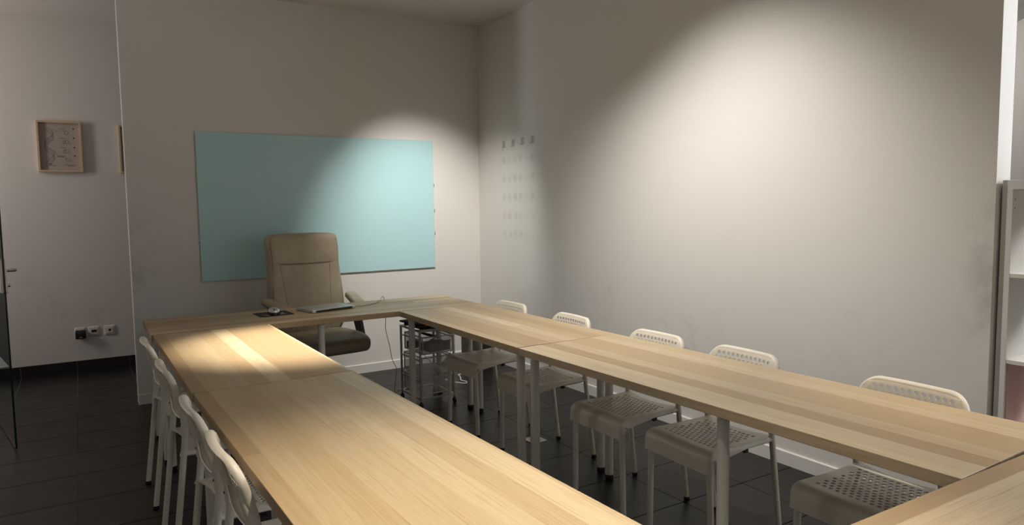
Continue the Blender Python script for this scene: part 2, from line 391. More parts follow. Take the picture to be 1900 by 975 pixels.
def make_hook():
    t = thing('wall_hook', 'clear adhesive wall hook with a metal prong, first of four from the corner', 'hook', (0, 0, 0), 0, None)
    b = BM(); slab(b, 0, 0, 0.024, 0.030, 0.006, 0.0, 0.003, 0.0008)
    bmesh.ops.rotate(b, verts=b.verts, cent=(0, 0, 0), matrix=Matrix.Rotation(R(-90), 3, 'Y'))
    bmesh.ops.rotate(b, verts=b.verts, cent=(0, 0, 0), matrix=Matrix.Rotation(R(90), 3, 'X'))
    obj('backing_pad', b, 'hook_pad', t)
    b = BM(); tube(b, smooth_path([(-0.004, 0, 0.016), (-0.006, 0, -0.010), (-0.010, 0, -0.026), (-0.020, 0, -0.032), (-0.027, 0, -0.022)], 5), 0.0028, 8)
    lathe(b, [(0.006, -0.004), (0.0075, 0.0), (0.006, 0.004)], 10, (-0.0055, 0, 0.014)); obj('prong', b, 'grey_metal', t, smooth=True)
    return t
hk = make_hook(); hk.location = (0, -0.453, 1.924)
hooks = 'wall hooks in a row on the right wall'
hk['group'] = hooks
for y, z, lb in ((-0.602, 1.925, 'clear adhesive wall hook with a metal prong, second of four from the corner'),
                 (-0.746, 1.928, 'clear adhesive wall hook with a metal prong, third of four from the corner'),
                 (-0.897, 1.927, 'clear adhesive wall hook with a metal prong, fourth and farthest from the corner')):
    dup(hk, (0, y, z), 0, lb, hooks)

# ------------------------------------------------------------------ tables
def make_top(L, D):
    b = BM(); box(b, (-L/2, -D/2, 0.70), (L/2, D/2, 0.734)); return b
def table(name, label, cx, cy, rz, L, legs, D=0.60):
    t = thing(name, label, 'table', (cx, cy, 0), rz, None)
    obj('tabletop', make_top(L, D), 'wood', t, bevel=0.0015)
    for x, y in legs:
        b = BM(); lathe(b, [(0.030, 0.700), (0.030, 0.696), (0.0205, 0.690), (0.0205, 0.028)], 24, (x, y, 0))
        l = obj('leg', b, 'table_leg', t, smooth=True)
        b = BM(); lathe(b, [(0.0200, 0.028), (0.0212, 0.026), (0.0212, 0.004), (0.0190, 0.0)], 24, (x, y, 0))
        f = obj('foot', b, 'rubber', l, smooth=True)
    return t
def corner_legs(L, D=0.60, i=0.055): return [(sx*(L/2-i), sy*(D/2-i)) for sx in (-1, 1) for sy in (-1, 1)]
table('desk', 'oak-look table carrying the laptop, running across in front of the leather chair', -1.842, -1.190, -0.003, 2.0, corner_legs(2.0) + [(-0.075, -0.245)])
table('desk', 'short oak-look table of the right row, end touching the laptop table', -1.128, -2.198, R(90) + 0.002, 1.4, corner_legs(1.4))
table('desk', 'long oak-look table along the right wall with the row of chairs tucked under', -1.1075, -3.8595, R(90) + 0.0200, 1.911, [(0.911, -0.215), (0.9005, 0.245), (-0.9005, -0.245), (-0.9005, 0.245), (-0.20, 0.245)])
table('desk', 'short oak-look table of the left row under the brightest pool of lamplight', -2.528, -2.198, R(90) + 0.0085, 1.4, corner_legs(1.4))
table('desk', 'long oak-look table filling the bottom centre foreground', -2.4965, -3.908, R(90) + 0.0230, 2.0, corner_legs(2.0))
table('desk', 'oak-look table cutting across the bottom right corner of the photo', -0.96, -5.128, -0.012, 1.9, corner_legs(1.9))

# ------------------------------------------------------------------ perforated plastic chairs
def perforated(rows, cols, pu, pv, rad, short_first):
    """staggered rows of round holes; returns (points, faces, u-stations, v-stations) on a rectangle centred on 0,0"""
    pts = []; idx = {}; faces = []
    def P(u, v):
        k = (round(u, 6), round(v, 6))
        if k not in idx: idx[k] = len(pts); pts.append((u, v))
        return idx[k]
    W = cols*pu; Hh = rows*pv
    for r in range(rows):
        v0 = -Hh/2 + r*pv; short = (r % 2 == 0) == short_first
        n = cols - 1 if short else cols; u = -W/2
        def ring(ua, ub):
            o = []
            nu = max(1, round((ub-ua)/pu*4))
            for k in range(nu): o.append((ua + (ub-ua)*k/nu, v0))
            for k in range(4): o.append((ub, v0 + pv*k/4))
            for k in range(nu): o.append((ub - (ub-ua)*k/nu, v0+pv))
            for k in range(4): o.append((ua, v0 + pv - pv*k/4))
            return o
        if short:
            faces.append([P(*q) for q in ring(u, u + pu/2)]); u += pu/2
        for c in range(n):
            o = ring(u, u+pu); cu = u + pu/2; cv = v0 + pv/2
            inner = []
            for q in o:
                a = math.atan2((q[1]-cv)/pv, (q[0]-cu)/pu); inner.append((cu + rad*math.cos(a), cv + rad*math.sin(a)))
            for k in range(16):
                k2 = (k+1) % 16; faces.append([P(*o[k]), P(*o[k2]), P(*inner[k2]), P(*inner[k])])
            u += pu
        if short: faces.append([P(*q) for q in ring(u, u + pu/2)])
    us = [-W/2 + W*k/(cols*4) for k in range(cols*4+1)]; vs = [-Hh/2 + Hh*k/(rows*4) for k in range(rows*4+1)]
    return pts, faces, us, vs, P
def seat_bm():
    pts, faces, us, vs, P = perforated(11, 12, 0.0235, 0.0225, 0.0075, False)
    ul = [us[0] - d for d in (0.050, 0.044, 0.038, 0.032, 0.022, 0.010)]
    ur = [-x for x in reversed(ul)]
    U = ul + us + ur
    wr = [vs[0] - d for d in (0.062, 0.052, 0.040, 0.020)]
    wf = [vs[-1] + d for d in (0.012, 0.022, 0.030, 0.038, 0.046, 0.054, 0.062, 0.070, 0.078, 0.086, 0.100, 0.115, 0.130)]
    def quadgrid(A, B):
        for i in range(len(A)-1):
            for j in range(len(B)-1): faces.append([P(A[i], B[j]), P(A[i+1], B[j]), P(A[i+1], B[j+1]), P(A[i], B[j+1])])
    quadgrid(U, wr + [vs[0]]); quadgrid(U, [vs[-1]] + wf)
    quadgrid(ul + [us[0]], vs); quadgrid([us[-1]] + ur, vs)
    umax = abs(U[0]); ub = umax - 0.020; wb = vs[-1] + 0.026; rad = 0.038
    def F(u, w):
        n = u/umax
        # outline: a little narrower at the back, the rear edge hollow between the two corners
        taper = 1.0 + 0.03*max(-0.5, min(1, w/0.16))
        y = w; z = 0.448
        if w < vs[0]: y = vs[0] + (w - vs[0])*(0.35 + 0.65*n*n)
        z += -0.009*(1-n*n)*max(0.0, 1 - abs(w)/0.19) + 0.004*n*n*max(0, -w/0.16)
        if w > wb:
            a = (w - wb)/rad
            if a < PI/2*0.94: y = wb + rad*math.sin(a); z -= rad*(1-math.cos(a))
            else:
                a0 = PI/2*0.94; y = wb + rad*math.sin(a0) + (w - wb - a0*rad)*math.cos(a0); z -= rad*(1-math.cos(a0)) + (w - wb - a0*rad)*math.sin(a0)
        x = u*taper
        if abs(u) > ub:                                      # side lips roll down, deeper towards the front legs
            d = (abs(u) - ub)/0.020; s = 1 if u > 0 else -1
            x = s*(ub + 0.011*math.sin(d*PI/2))*taper
            deep = 0.016 + 0.020*max(0.0, min(1.0, (w + 0.02)/0.15))
            if w <= wb: z -= deep*(1 - math.cos(d*PI/2))
            else:
                z -= deep*(1 - math.cos(d*PI/2))*max(0.0, 1 - (w-wb)/0.06); y -= 0.020*(1 - math.cos(d*PI/2))*min(1.0, (w-wb)/0.06)
        return (x, y + 0.020, z)
    b = BM(); V = [b.verts.new(F(u, v)) for u, v in pts]
    for f in faces: b.faces.new([V[i] for i in f])
    return b
BT = 0.772                                                   # top of the backrest
def back_y(u, z):
    k = u/0.195
    return -0.123 - 0.28*max(-0.05, z - 0.60) - 0.021*(1 - k*k)
def back_bm():
    rows, cols, pu, pv = 7, 13, 0.0240, 0.0215
    pts, faces, us, vs, P = perforated(rows, cols, pu, pv, 0.0078, True)
    Hh = rows*pv; hz = BT - 0.019 - Hh/2                     # grid centre height
    top = BT - hz; bot = -0.112; hw = 0.188
    def inside(u, v):
        w = hw if v > -0.02 else hw - 0.030*((-0.02 - v)/0.09)**2
        if abs(u) > w or v > top or v < bot: return False
        rt = 0.072; rb = 0.050
        if v > top - rt and abs(u) > w - rt: return (abs(u)-(w-rt))**2 + (v-(top-rt))**2 <= rt*rt
        if v < bot + rb and abs(u) > w - rb: return (abs(u)-(w-rb))**2 + (v-(bot+rb))**2 <= rb*rb
        return True
    loop = [(u, vs[0]) for u in us[:-1]] + [(us[-1], v) for v in vs[:-1]] + [(u, vs[-1]) for u in reversed(us[1:])] + [(us[0], v) for v in reversed(vs[1:])]
    outer = []
    for u, v in loop:
        lo, hi = 1.0, 6.0
        for _ in range(40):
            m = (lo+hi)/2
            if inside(u*m, v*m): lo = m
            else: hi = m
        outer.append((u*lo, v*lo))
    b = BM()
    def F(u, v, back=0.0):
        return (u, back_y(u, hz+v) - back, hz + v)
    V = [b.verts.new(F(u, v)) for u, v in pts]
    for f in faces: b.faces.new([V[i] for i in f])
    n = len(loop)
    cur = [V[P(*q)] for q in loop]
    mid = [((q[0]+o[0])/2, (q[1]+o[1])/2) for q, o in zip(loop, outer)]
    cy = 0.0
    def offs(o, d):
        i = outer.index(o); a = outer[i-1]; c = outer[(i+1) % n]
        tx, ty = c[0]-a[0], c[1]-a[1]; l = math.hypot(tx, ty) or 1
        return (o[0] + ty/l*d, o[1] - tx/l*d)
    stages = [[F(*q) for q in mid]] + [[F(*offs(o, d), k) for o in outer] for d, k in ((-0.012, 0.0), (-0.006, 0.001), (-0.002, 0.0035), (0.0, 0.008), (0.0005, 0.014), (-0.001, 0.019), (-0.006, 0.0235))]
    for st in stages:
        nx = [b.verts.new(p) for p in st]
        for k in range(n):
            try: b.faces.new((cur[k], cur[(k+1) % n], nx[(k+1) % n], nx[k]))
            except ValueError: pass
        cur = nx
    return b
def make_chair():
    t = thing('perforated_chair', 'x', 'chair')
    obj('seat', seat_bm(), 'plastic', t, smooth=True, solid=0.004)
    bk = obj('backrest', back_bm(), 'plastic', t, smooth=True, solid=0.0035)
    for s in (-1, 1):
        b = BM(); tube(b, [(s*0.171, back_y(0.171, 0.70) - 0.016, 0.700), (s*0.172, back_y(0.172, 0.66) - 0.018, 0.66), (s*0.174, -0.1405, 0.59), (s*0.175, -0.1400, 0.535)], [0.0075, 0.0145, 0.0155, 0.0150], 14)
        obj('sleeve', b, 'plastic', bk, smooth=True)
        b = BM(); box(b, (s*0.174 - 0.003, -0.1575, 0.562), (s*0.174 + 0.003, -0.1525, 0.568)); obj('screw', b, 'black', bk)
    for s in (-1, 1):
        b = BM(); tube(b, smooth_path([(s*0.1735, -0.1415, 0.60), (s*0.175, -0.140, 0.53), (s*0.176, -0.149, 0.44), (s*0.1785, -0.172, 0.24), (s*0.181, -0.200, 0.012)], 4), 0.0122, 14)
        l = obj('leg', b, 'tube', t, smooth=True)
        b = BM(); lathe(b, [(0.0128, 0.016), (0.0134, 0.014), (0.0134, 0.002), (0.012, 0.0)], 14, (s*0.181, -0.2005, 0)); obj('foot', b, 'rubber', l, smooth=True)
        b = BM(); tube(b, smooth_path([(s*0.166, 0.184, 0.405), (s*0.168, 0.187, 0.36), (s*0.172, 0.186, 0.20), (s*0.176, 0.186, 0.012)], 4), [0.0150]*3 + [0.0128]*10, 14)
        l = obj('leg', b, 'tube', t, smooth=True)
        b = BM(); lathe(b, [(0.0132, 0.016), (0.0138, 0.014), (0.0138, 0.002), (0.012, 0.0)], 14, (s*0.176, 0.186, 0)); obj('foot', b, 'rubber', l, smooth=True)
        b = BM(); tube(b, smooth_path([(s*0.176, -0.150, 0.440), (s*0.173, -0.138, 0.441), (s*0.168, -0.125, 0.438), (s*0.163, -0.05, 0.434), (s*0.163, 0.06, 0.432), (s*0.164, 0.13, 0.424), (s*0.166, 0.178, 0.396)], 5), 0.0108, 12)
        obj('seat_rail', b, 'tube', t, smooth=True)
        b = BM(); box(b, (s*0.164 - 0.006, -0.02, 0.410), (s*0.164 + 0.006, 0.0, 0.423)); obj('stacking_buffer', b, 'rubber', t)
    return t
CH = make_chair()
rowR = 'white perforated chairs tucked under the right row'
rowL = 'white perforated chairs tucked under the left row'
right = [(-0.972, -1.820, 0.03, 'white perforated chair under the short right table, nearest the far corner'),
         (-0.970, -2.462, -0.05, 'white perforated chair astride the join of the two right tables'),
         (-0.966, -3.156, 0, 'white perforated chair on the right, middle of its row of five'),
         (-0.948, -3.658, -0.035, 'greyish-lit perforated chair on the right behind the single middle table leg'),
         (-0.936, -4.360, -0.02, 'brightly lit white perforated chair at the near end of the right row')]
for i, (x, y, dz, lb) in enumerate(right):
    if i == 0:
        CH.location = (x, y, 0); CH.rotation_euler = (0, 0, R(90) + dz); CH['label'] = lb; CH['group'] = rowR
    else: dup(CH, (x, y, 0), R(90) + dz, lb, rowR)
left = [(-2.704, -1.862, 'white perforated chair on the left, farthest of its row of four'),
        (-2.690, -2.495, 'white perforated chair on the left, second from the far end'),
        (-2.676, -3.190, 'white perforated chair on the left, second nearest of its row of four'),
        (-2.660, -3.655, 'white perforated chair in the bottom left foreground, nearest of its row')]
for x, y, lb in left: dup(CH, (x, y, 0), R(-90) + 0.012, lb, rowL)

# ------------------------------------------------------------------ leather office chair
oc = thing('office_chair', 'beige leather high-back office chair standing in front of the turquoise board', 'office chair', (-1.700, -0.655, 0), R(6))
# back: rounded slab, sections from the bottom (z .50) to the crown; local -y is the front
def back_ring(z, hw, yf, th, r):
    return [(x, y, z) for x, y in rrect(0, yf + th/2, hw, th/2, r, 6)]
secs = []
for z, hw, yf, th in ((0.470, 0.235, 0.150, 0.10), (0.50, 0.262, 0.140, 0.125), (0.62, 0.282, 0.150, 0.130), (0.76, 0.284, 0.172, 0.128), (0.90, 0.276, 0.196, 0.122),
                      (0.985, 0.270, 0.206, 0.118), (1.00, 0.270, 0.210, 0.116), (1.02, 0.271, 0.206, 0.122), (1.10, 0.274, 0.216, 0.128), (1.17, 0.274, 0.236, 0.115), (1.198, 0.270, 0.250, 0.09)):
    secs.append((z, hw, yf, th))
b = BM(); rings = [back_ring(z, hw, yf, th, min(th/2*0.9, 0.048)) for z, hw, yf, th in secs]
# crown: the top edge arches up in the middle
top = []
for x, y, z in rings[-1]:
    top.append((x*0.93, 0.295 + (y-0.295)*0.55, 1.208 + 0.020*(1 - (x/0.27)**2)))
rings[-1] = [(x, y, z + 0.012*(1 - (x/0.27)**2)) for x, y, z in rings[-1]]
rings.append(top)
top2 = [(x*0.5, 0.295 + (y-0.295)*0.3, z + 0.004) for x, y, z in top]
rings.append(top2)
loft(b, rings)
bk = obj('backrest', b, 'leather', oc, smooth=True, sub=1)
def yfront(z):
    for a, c in zip(secs, secs[1:]):
        if a[0] <= z <= c[0]:
            f = (z-a[0])/(c[0]-a[0]); return a[2] + (c[2]-a[2])*f
    return secs[-1][2]
def hwid(z):
    for a, c in zip(secs, secs[1:]):
        if a[0] <= z <= c[0]:
            f = (z-a[0])/(c[0]-a[0]); return a[1] + (c[1]-a[1])*f
    return secs[-1][1]
b = BM()
for dz in (0.0, -0.007):
    tube(b, [(x, yfront(0.99)-0.0005 + 0.012*(abs(x)/0.25)**6, 1.000 + dz - 0.006*(1-(x/0.25)**2)) for x in [-0.25 + 0.5*k/24 for k in range(25)]], 0.0018, 6)
obj('headrest_seam', b, 'stitch', bk)
b = BM()
for s in (-1, 1):
    tube(b, [(s*(0.150 + (0.045 if s < 0 else 0.03)*((z-0.52)/0.46)), yfront(z) + 0.001, z) for z in [0.52 + 0.46*k/14 for k in range(15)]], 0.0016, 6)
    tube(b, [(s*(hwid(z) - 0.022), yfront(z) + 0.010, z) for z in [0.53 + 0.64*k/20 for k in range(21)]], 0.0018, 6)
obj('side_seam', b, 'stitch', bk)
# seat cushion
b = BM()
prof = []
for y, zt, zb, hw in ((0.20, 0.50, 0.42, 0.21), (0.10, 0.515, 0.405, 0.224), (-0.05, 0.520, 0.400, 0.236), (-0.20, 0.525, 0.398, 0.238), (-0.30, 0.522, 0.395, 0.234), (-0.36, 0.500, 0.402, 0.226), (-0.385, 0.470, 0.425, 0.210)):
    ring = []
    for x, z in rrect(0, (zt+zb)/2, hw, (zt-zb)/2, (zt-zb)/2*0.75, 6): ring.append((x, y, z - 0.018*(1 - min(1, abs(x)/hw)**2)*(1 if z > (zt+zb)/2 else 1.6)))
    prof.append(ring)
loft(b, prof); st = obj('seat', b, 'leather', oc, smooth=True, sub=1)
b = BM(); tube(b, [(x, -0.352, 0.496 - 0.018*(1-(x/0.24)**2)) for x in [-0.21 + 0.42*k/20 for k in range(21)]], 0.002, 6); obj('seat_seam', b, 'stitch', st)
AX = ((0.19, 0.760, 0.318, 0.032, 0.040), (0.16, 0.760, 0.316, 0.043, 0.052), (0.08, 0.750, 0.308, 0.046, 0.056), (0.00, 0.735, 0.290, 0.047, 0.054), (-0.12, 0.715, 0.265, 0.047, 0.050), (-0.165, 0.708, 0.256, 0.043, 0.042), (-0.176, 0.706, 0.254, 0.034, 0.030))
for s in (-1, 1):
    ar = [[(s*ax + x, y, z - th/2 + zz) for x, zz in rrect(0, 0, hw, th/2, th/2*0.8, 5)] for y, z, ax, hw, th in AX]
    b = BM(); loft(b, ar); a = obj('armrest', b, 'leather', oc, smooth=True, sub=1)
    b = BM()
    for e in (-1, 1): tube(b, [(s*ax + e*(hw - 0.0005), y, z - 0.031) for y, z, ax, hw, th in AX[1:5]], 0.0016, 6)
    obj('armrest_seam', b, 'stitch', a)
    b = BM(); loft(b, [[(s*0.312 + dx, dy, z) for dx, dy in ((-0.014, y0), (0.014, y0), (0.014, y1), (-0.014, y1))] for z, y0, y1 in ((0.40, -0.09, 0.0), (0.55, -0.03, 0.08), (0.700, 0.03, 0.13))])
    box(b, (min(s*0.20, s*0.326), -0.09, 0.385), (max(s*0.20, s*0.326), 0.0, 0.405))
    obj('armrest_bracket', b, 'black', oc, bevel=0.003)
b = BM(); lathe(b, [(0.10, 0.385), (0.10, 0.365), (0.03, 0.350), (0.03, 0.20), (0.045, 0.195), (0.045, 0.10), (0.06, 0.085)], 20); obj('gas_column', b, 'black', oc, smooth=True)
for k in range(5):
    a = 2*PI*k/5 + 0.3; c, s_ = math.cos(a), math.sin(a)
    b = BM(); tube(b, [(0, 0, 0.115), (0.12*c, 0.12*s_, 0.105), (0.29*c, 0.29*s_, 0.078)], [0.032, 0.026, 0.018], 10); fo = obj('base_arm', b, 'black', oc, smooth=True)
    b = BM()
    for e in (-0.012, 0.012):
        ring = []
        for w_ in (-0.008, 0.008): ring.append([(0.29*c - s_*(e+w_) + 0.0, 0.29*s_ + c*(e+w_), 0.0) for _ in range(1)])
        rr = []
        for w_ in (-0.009, 0.009):
            rr.append([(0.29*c + c*0.027*math.cos(q) - s_*(e+w_), 0.29*s_ + s_*0.027*math.cos(q) + c*(e+w_), 0.027 + 0.027*math.sin(q)) for q in [2*PI*i/14 for i in range(14)]])
        loft(b, rr)
    tube(b, [(0.29*c, 0.29*s_, 0.03), (0.29*c, 0.29*s_, 0.078)], 0.006, 8); obj('caster', b, 'black', fo, smooth=True)

# ------------------------------------------------------------------ laptop, mouse, cables on the back table
lp = thing('laptop', 'closed silver laptop lying on the table in front of the leather chair', 'laptop', (-1.784, -1.105, 0.734), R(12.5))
b = BM(); slab(b, 0, 0, 0.158, 0.108, 0.010, 0.002, 0.010, 0.002); obj('base', b, 'alu', lp, smooth=True)
b = BM(); slab(b, 0, 0.001, 0.158, 0.107, 0.010, 0.0115, 0.018, 0.0018); ld = obj('lid', b, 'alu', lp, smooth=True)
b = BM(); tube(b, [(-0.128, -0.1035, 0.0095), (0.128, -0.1035, 0.0095)], 0.0062, 12); box(b, (-0.130, -0.1095, 0.003), (0.130, -0.100, 0.0155)); obj('hinge', b, 'black', lp)
b = BM()                                                     # pale fruit-shaped emblem in the middle of the lid
for k in range(1):
    pts2 = []
    for i in range(28):
        a = 2*PI*i/28; r = 0.0135*(1 + 0.10*math.cos(2*a) - 0.10*math.exp(-((a-PI/2)/0.35)**2) - 0.08*math.exp(-((a-3*PI/2)/0.3)**2) - 0.28*math.exp(-((a if a < PI else a-2*PI)/0.38)**2))
        pts2.append((-r*math.cos(a), -r*math.sin(a)))
    loft(b, [[(x, y, 0.0180) for x, y in pts2], [(x, y, 0.0184) for x, y in pts2]])
    loft(b, [[(x, y, z) for x, y in [(0.001, -0.0145), (0.006, -0.016), (0.007, -0.021), (0.002, -0.0195)]] for z in (0.0180, 0.0184)])
obj('emblem', b, 'white_matt', ld)
b = BM()
for sx in (-1, 1):
    for sy in (-1, 1): lathe(b, [(0.006, 0.0), (0.006, 0.0025)], 12, (sx*0.135, sy*0.088, 0))
obj('rubber_feet', b, 'rubber', lp)
mp_ = thing('mouse_mat', 'dark rectangular mouse mat with a pale printed pattern left of the laptop', 'mouse mat', (-2.123, -1.112, 0.734), R(2.5))
b = BM(); slab(b, 0, 0, 0.104, 0.096, 0.006, 0.0, 0.003, 0.0008); obj('mat', b, 'pad', mp_)
b = BM()
for x, y, w_, h_ in ((-0.045, -0.062, 0.011, 0.006), (-0.060, -0.045, 0.008, 0.004), (0.035, -0.050, 0.012, 0.005), (-0.066, -0.020, 0.010, 0.003), (-0.05, -0.025, 0.006, 0.005), (-0.03, -0.075, 0.010, 0.003),
                     (0.055, -0.030, 0.012, 0.004), (0.050, -0.010, 0.008, 0.008), (0.030, 0.005, 0.005, 0.006), (0.062, 0.010, 0.005, 0.004), (0.000, -0.074, 0.014, 0.003), (0.06, -0.045, 0.010, 0.003)):
    loft(b, [[(x + w_*math.cos(q), y + h_*math.sin(q), z) for q in [2*PI*i/10 for i in range(10)]] for z in (0.0031, 0.0034)])
obj('print', b, 'white_matt', mp_)
mo = thing('computer_mouse', 'rounded silver and black computer mouse standing on the dark mat', 'mouse', (-2.128, -1.150, 0.737), R(-8))
mr = []
for z, hx, hy in ((0.0, 0.034, 0.052), (0.004, 0.036, 0.055), (0.014, 0.0355, 0.054), (0.022, 0.034, 0.051)):
    mr.append([(hx*math.cos(q), hy*math.sin(q), z + 0.008*(math.sin(q)+0.3)*(z/0.022)) for q in [2*PI*i/24 for i in range(24)]])
b = BM(); loft(b, mr); obj('body', b, 'black', mo, smooth=True)
mr = []
for k, (s_, z) in enumerate(((1.0, 0.0), (0.97, 0.005), (0.85, 0.010), (0.55, 0.0145), (0.2, 0.016))):
    mr.append([(0.0345*s_*math.cos(q), 0.0515*s_*math.sin(q), 0.0225 + z + 0.008*(s_*math.sin(q)+0.3)) for q in [2*PI*i/24 for i in range(24)]])
b = BM(); loft(b, mr); sh = obj('shell', b, 'alu', mo, smooth=True)
b = BM(); tube(b, [(-0.003, -0.026, 0.0335), (0.003, -0.026, 0.0335)], 0.0065, 12); box(b, (-0.0035, -0.036, 0.029), (0.0035, -0.018, 0.0345)); obj('scroll_wheel', b, 'black', mo)
b = BM(); tube(b, smooth_path([(-1.632, -1.168, 0.744), (-1.600, -1.155, 0.742), (-1.53, -1.12, 0.7365), (-1.46, -1.08, 0.7365), (-1.39, -1.01, 0.737), (-1.345, -0.955, 0.744), (-1.325, -0.915, 0.756), (-1.305, -0.890, 0.758), (-1.290, -0.872, 0.742),
      (-1.282, -0.868, 0.70), (-1.276, -0.864, 0.60), (-1.280, -0.864, 0.51), (-1.254, -0.862, 0.395), (-1.233, -0.86, 0.28), (-1.203, -0.86, 0.21), (-1.209, -0.86, 0.15), (-1.215, -0.85, 0.07), (-1.195, -0.80, 0.012), (-1.165, -0.74, 0.006), (-1.10, -0.68, 0.005)], 6), 0.0024, 8)
tag(obj('charging_cable', b, 'cable_olive', None, smooth=True), 'thin pale charging cable running from the laptop over the table and down to the floor', 'cable')
b = BM(); box(b, (-1.640, -1.176, 0.739), (-1.612, -1.160, 0.747)); 
tag(obj('charging_plug', b, 'white_matt', None, bevel=0.002), 'small white charging plug at the right side of the laptop', 'plug')

# ------------------------------------------------------------------ wire drawer cart
ct = thing('drawer_cart', 'grey metal drawer cart with wire mesh drawers below the inner table corner', 'cart', (-1.055, -1.085, 0), R(1))
hx, hy = 0.130, 0.160
for x, y in ((-hx, -hy), (hx, -hy), (hx, hy), (-hx, hy)):
    b = BM(); box(b, (x - 0.007, y - 0.007, 0.045), (x + 0.007, y + 0.007, 0.545)); p = obj('post', b, 'grey_metal', ct, bevel=0.002)
    b = BM()
    tube(b, [(x - 0.007, y, 0.019), (x + 0.007, y, 0.019)], 0.019, 16); tube(b, [(x, y, 0.02), (x, y, 0.05)], 0.005, 8); obj('caster', b, 'black', p, smooth=True)
b = BM()
for nm, z in (('top_frame', 0.538), ('bottom_frame', 0.062)):
    b = BM()
    for y in (-hy, hy): box(b, (-hx, y - 0.006, z - 0.006), (hx, y + 0.006, z + 0.006))
    for x in (-hx, hx): box(b, (x - 0.006, -hy, z - 0.006), (x + 0.006, hy, z + 0.006))
    obj(nm, b, 'grey_metal', ct)
b = BM()
for z in (0.48, 0.335, 0.190):
    for x in (-hx, hx): box(b, (x - 0.005, -hy, z - 0.008), (x + 0.005, hy, z))
obj('runners', b, 'grey_metal', ct)
b = BM()
for z0, z1 in ((0.40, 0.13), (0.13, 0.40)): tube(b, [(-hx, -hy - 0.009, z0), (hx, -hy - 0.009, z1)], 0.0022, 6)
obj('cross_brace', b, 'steel', ct)
for zt, sh_ in ((0.496, -0.028), (0.350, -0.012), (0.205, -0.005)):
    dr = BM(); x0, x1, y0, y1, zb = -hx + 0.012, hx - 0.012, -hy + 0.012 + sh_, hy - 0.012 + sh_, zt - 0.115
    for lo, hi in (((x0, y0, zb), (x0 + 0.001, y1, zt)), ((x1 - 0.001, y0, zb), (x1, y1, zt)), ((x0, y0, zb), (x1, y0 + 0.001, zt)), ((x0, y1 - 0.001, zb), (x1, y1, zt)), ((x0, y0, zb), (x1, y1, zb + 0.001))): box(dr, lo, hi)
    d = obj('drawer', dr, 'mesh', ct)
    b = BM()
    for z in (zt, zb):
        for a_, c_ in (((x0, y0), (x1, y0)), ((x1, y0), (x1, y1)), ((x1, y1), (x0, y1)), ((x0, y1), (x0, y0))): tube(b, [(*a_, z), (*c_, z)], 0.0045, 8)
    for a_ in ((x0, y0), (x1, y0), (x1, y1), (x0, y1)): tube(b, [(*a_, zb), (*a_, zt)], 0.0045, 8)
    obj('drawer_rim', b, 'grey_metal', d)
# what lies on and in the cart
def world_box(name, lo, hi, mat, label, cat, rz=0, bevel=0.001, group=None):
    c = ((lo[0]+hi[0])/2, (lo[1]+hi[1])/2, lo[2])
    b = BM(); box(b, (lo[0]-c[0], lo[1]-c[1], 0), (hi[0]-c[0], hi[1]-c[1], hi[2]-lo[2]))
    o = obj(name, b, mat, None, bevel=bevel); o.location = c; o.rotation_euler = (0, 0, rz); return tag(o, label, cat, group)
world_box('folder', (-1.16, -1.22, 0.5445), (-0.95, -0.93, 0.560), 'dark_cloth', 'dark folder lying lowest on top of the drawer cart', 'folder', 0.03, group='folders on the cart')
world_box('folder', (-1.165, -1.21, 0.5605), (-0.945, -0.92, 0.570), 'card', 'brown folder in the middle of the pile on the drawer cart', 'folder', -0.05, group='folders on the cart')
world_box('folder', (-1.19, -1.20, 0.5705), (-0.97, -0.93, 0.582), 'dark_cloth', 'thin dark folder on top of the pile on the drawer cart', 'folder', 0.10, group='folders on the cart')
bxo = thing('cardboard_box', 'open brown cardboard box in the top drawer of the cart', 'box', (-1.03, -1.165, 0.383), 0.12)
b = BM()
for lo, hi in (((-0.085, -0.065, 0), (0.085, 0.065, 0.003)), ((-0.085, -0.065, 0.003), (-0.082, 0.065, 0.055)), ((0.082, -0.065, 0.003), (0.085, 0.065, 0.055)), ((-0.082, -0.065, 0.003), (0.082, -0.062, 0.055)), ((-0.082, 0.062, 0.003), (0.082, 0.065, 0.055))): box(b, lo, hi)
obj('tray', b, 'card', bxo)
b = BM(); loft(b, [[(x, y, z) for x, y in ((-0.085, -0.065), (0.085, -0.065), (0.085, -0.063), (-0.085, -0.063))] if z < 0.06 else [(x, y, z) for x, y in ((-0.085, -0.085), (0.085, -0.085), (0.085, -0.083), (-0.085, -0.083))] for z in (0.055, 0.075)]); obj('flap', b, 'card', bxo)
b = BM(); bmesh.ops.create_icosphere(b, subdivisions=3, radius=1.0)
for v_ in b.verts:
    k = 1 + 0.16*math.sin(5*v_.co.x + 2*v_.co.z) + 0.12*math.sin(7*v_.co.y + 1); v_.co = Vector((v_.co.x*0.060*k, v_.co.y*0.042*k, v_.co.z*0.030*k))
o = obj('cable_pouch', b, 'dark_cloth', None, smooth=True); o.location = (-1.045, -1.165, 0.426); tag(o, 'dark lumpy pouch lying in the cardboard box of the cart', 'pouch')
b = BM(); tube(b, [(0, 0, 0), (0.03, 0.0, 0.006), (0.10, 0.01, 0.03), (0.17, 0.02, 0.055)], [0.006, 0.011, 0.010, 0.004], 10)
o = obj('marker', b, 'black', None, smooth=True); o.location = (-0.96, -1.09, 0.455); o.rotation_euler = (0, 0, R(175)); tag(o, 'black slanting marker pen poking out of the top cart drawer', 'marker')
world_box('notebook', (-1.16, -1.04, 0.383), (-1.10, -0.96, 0.43), 'dark_cloth', 'dark notebook block at the left of the top cart drawer', 'notebook')

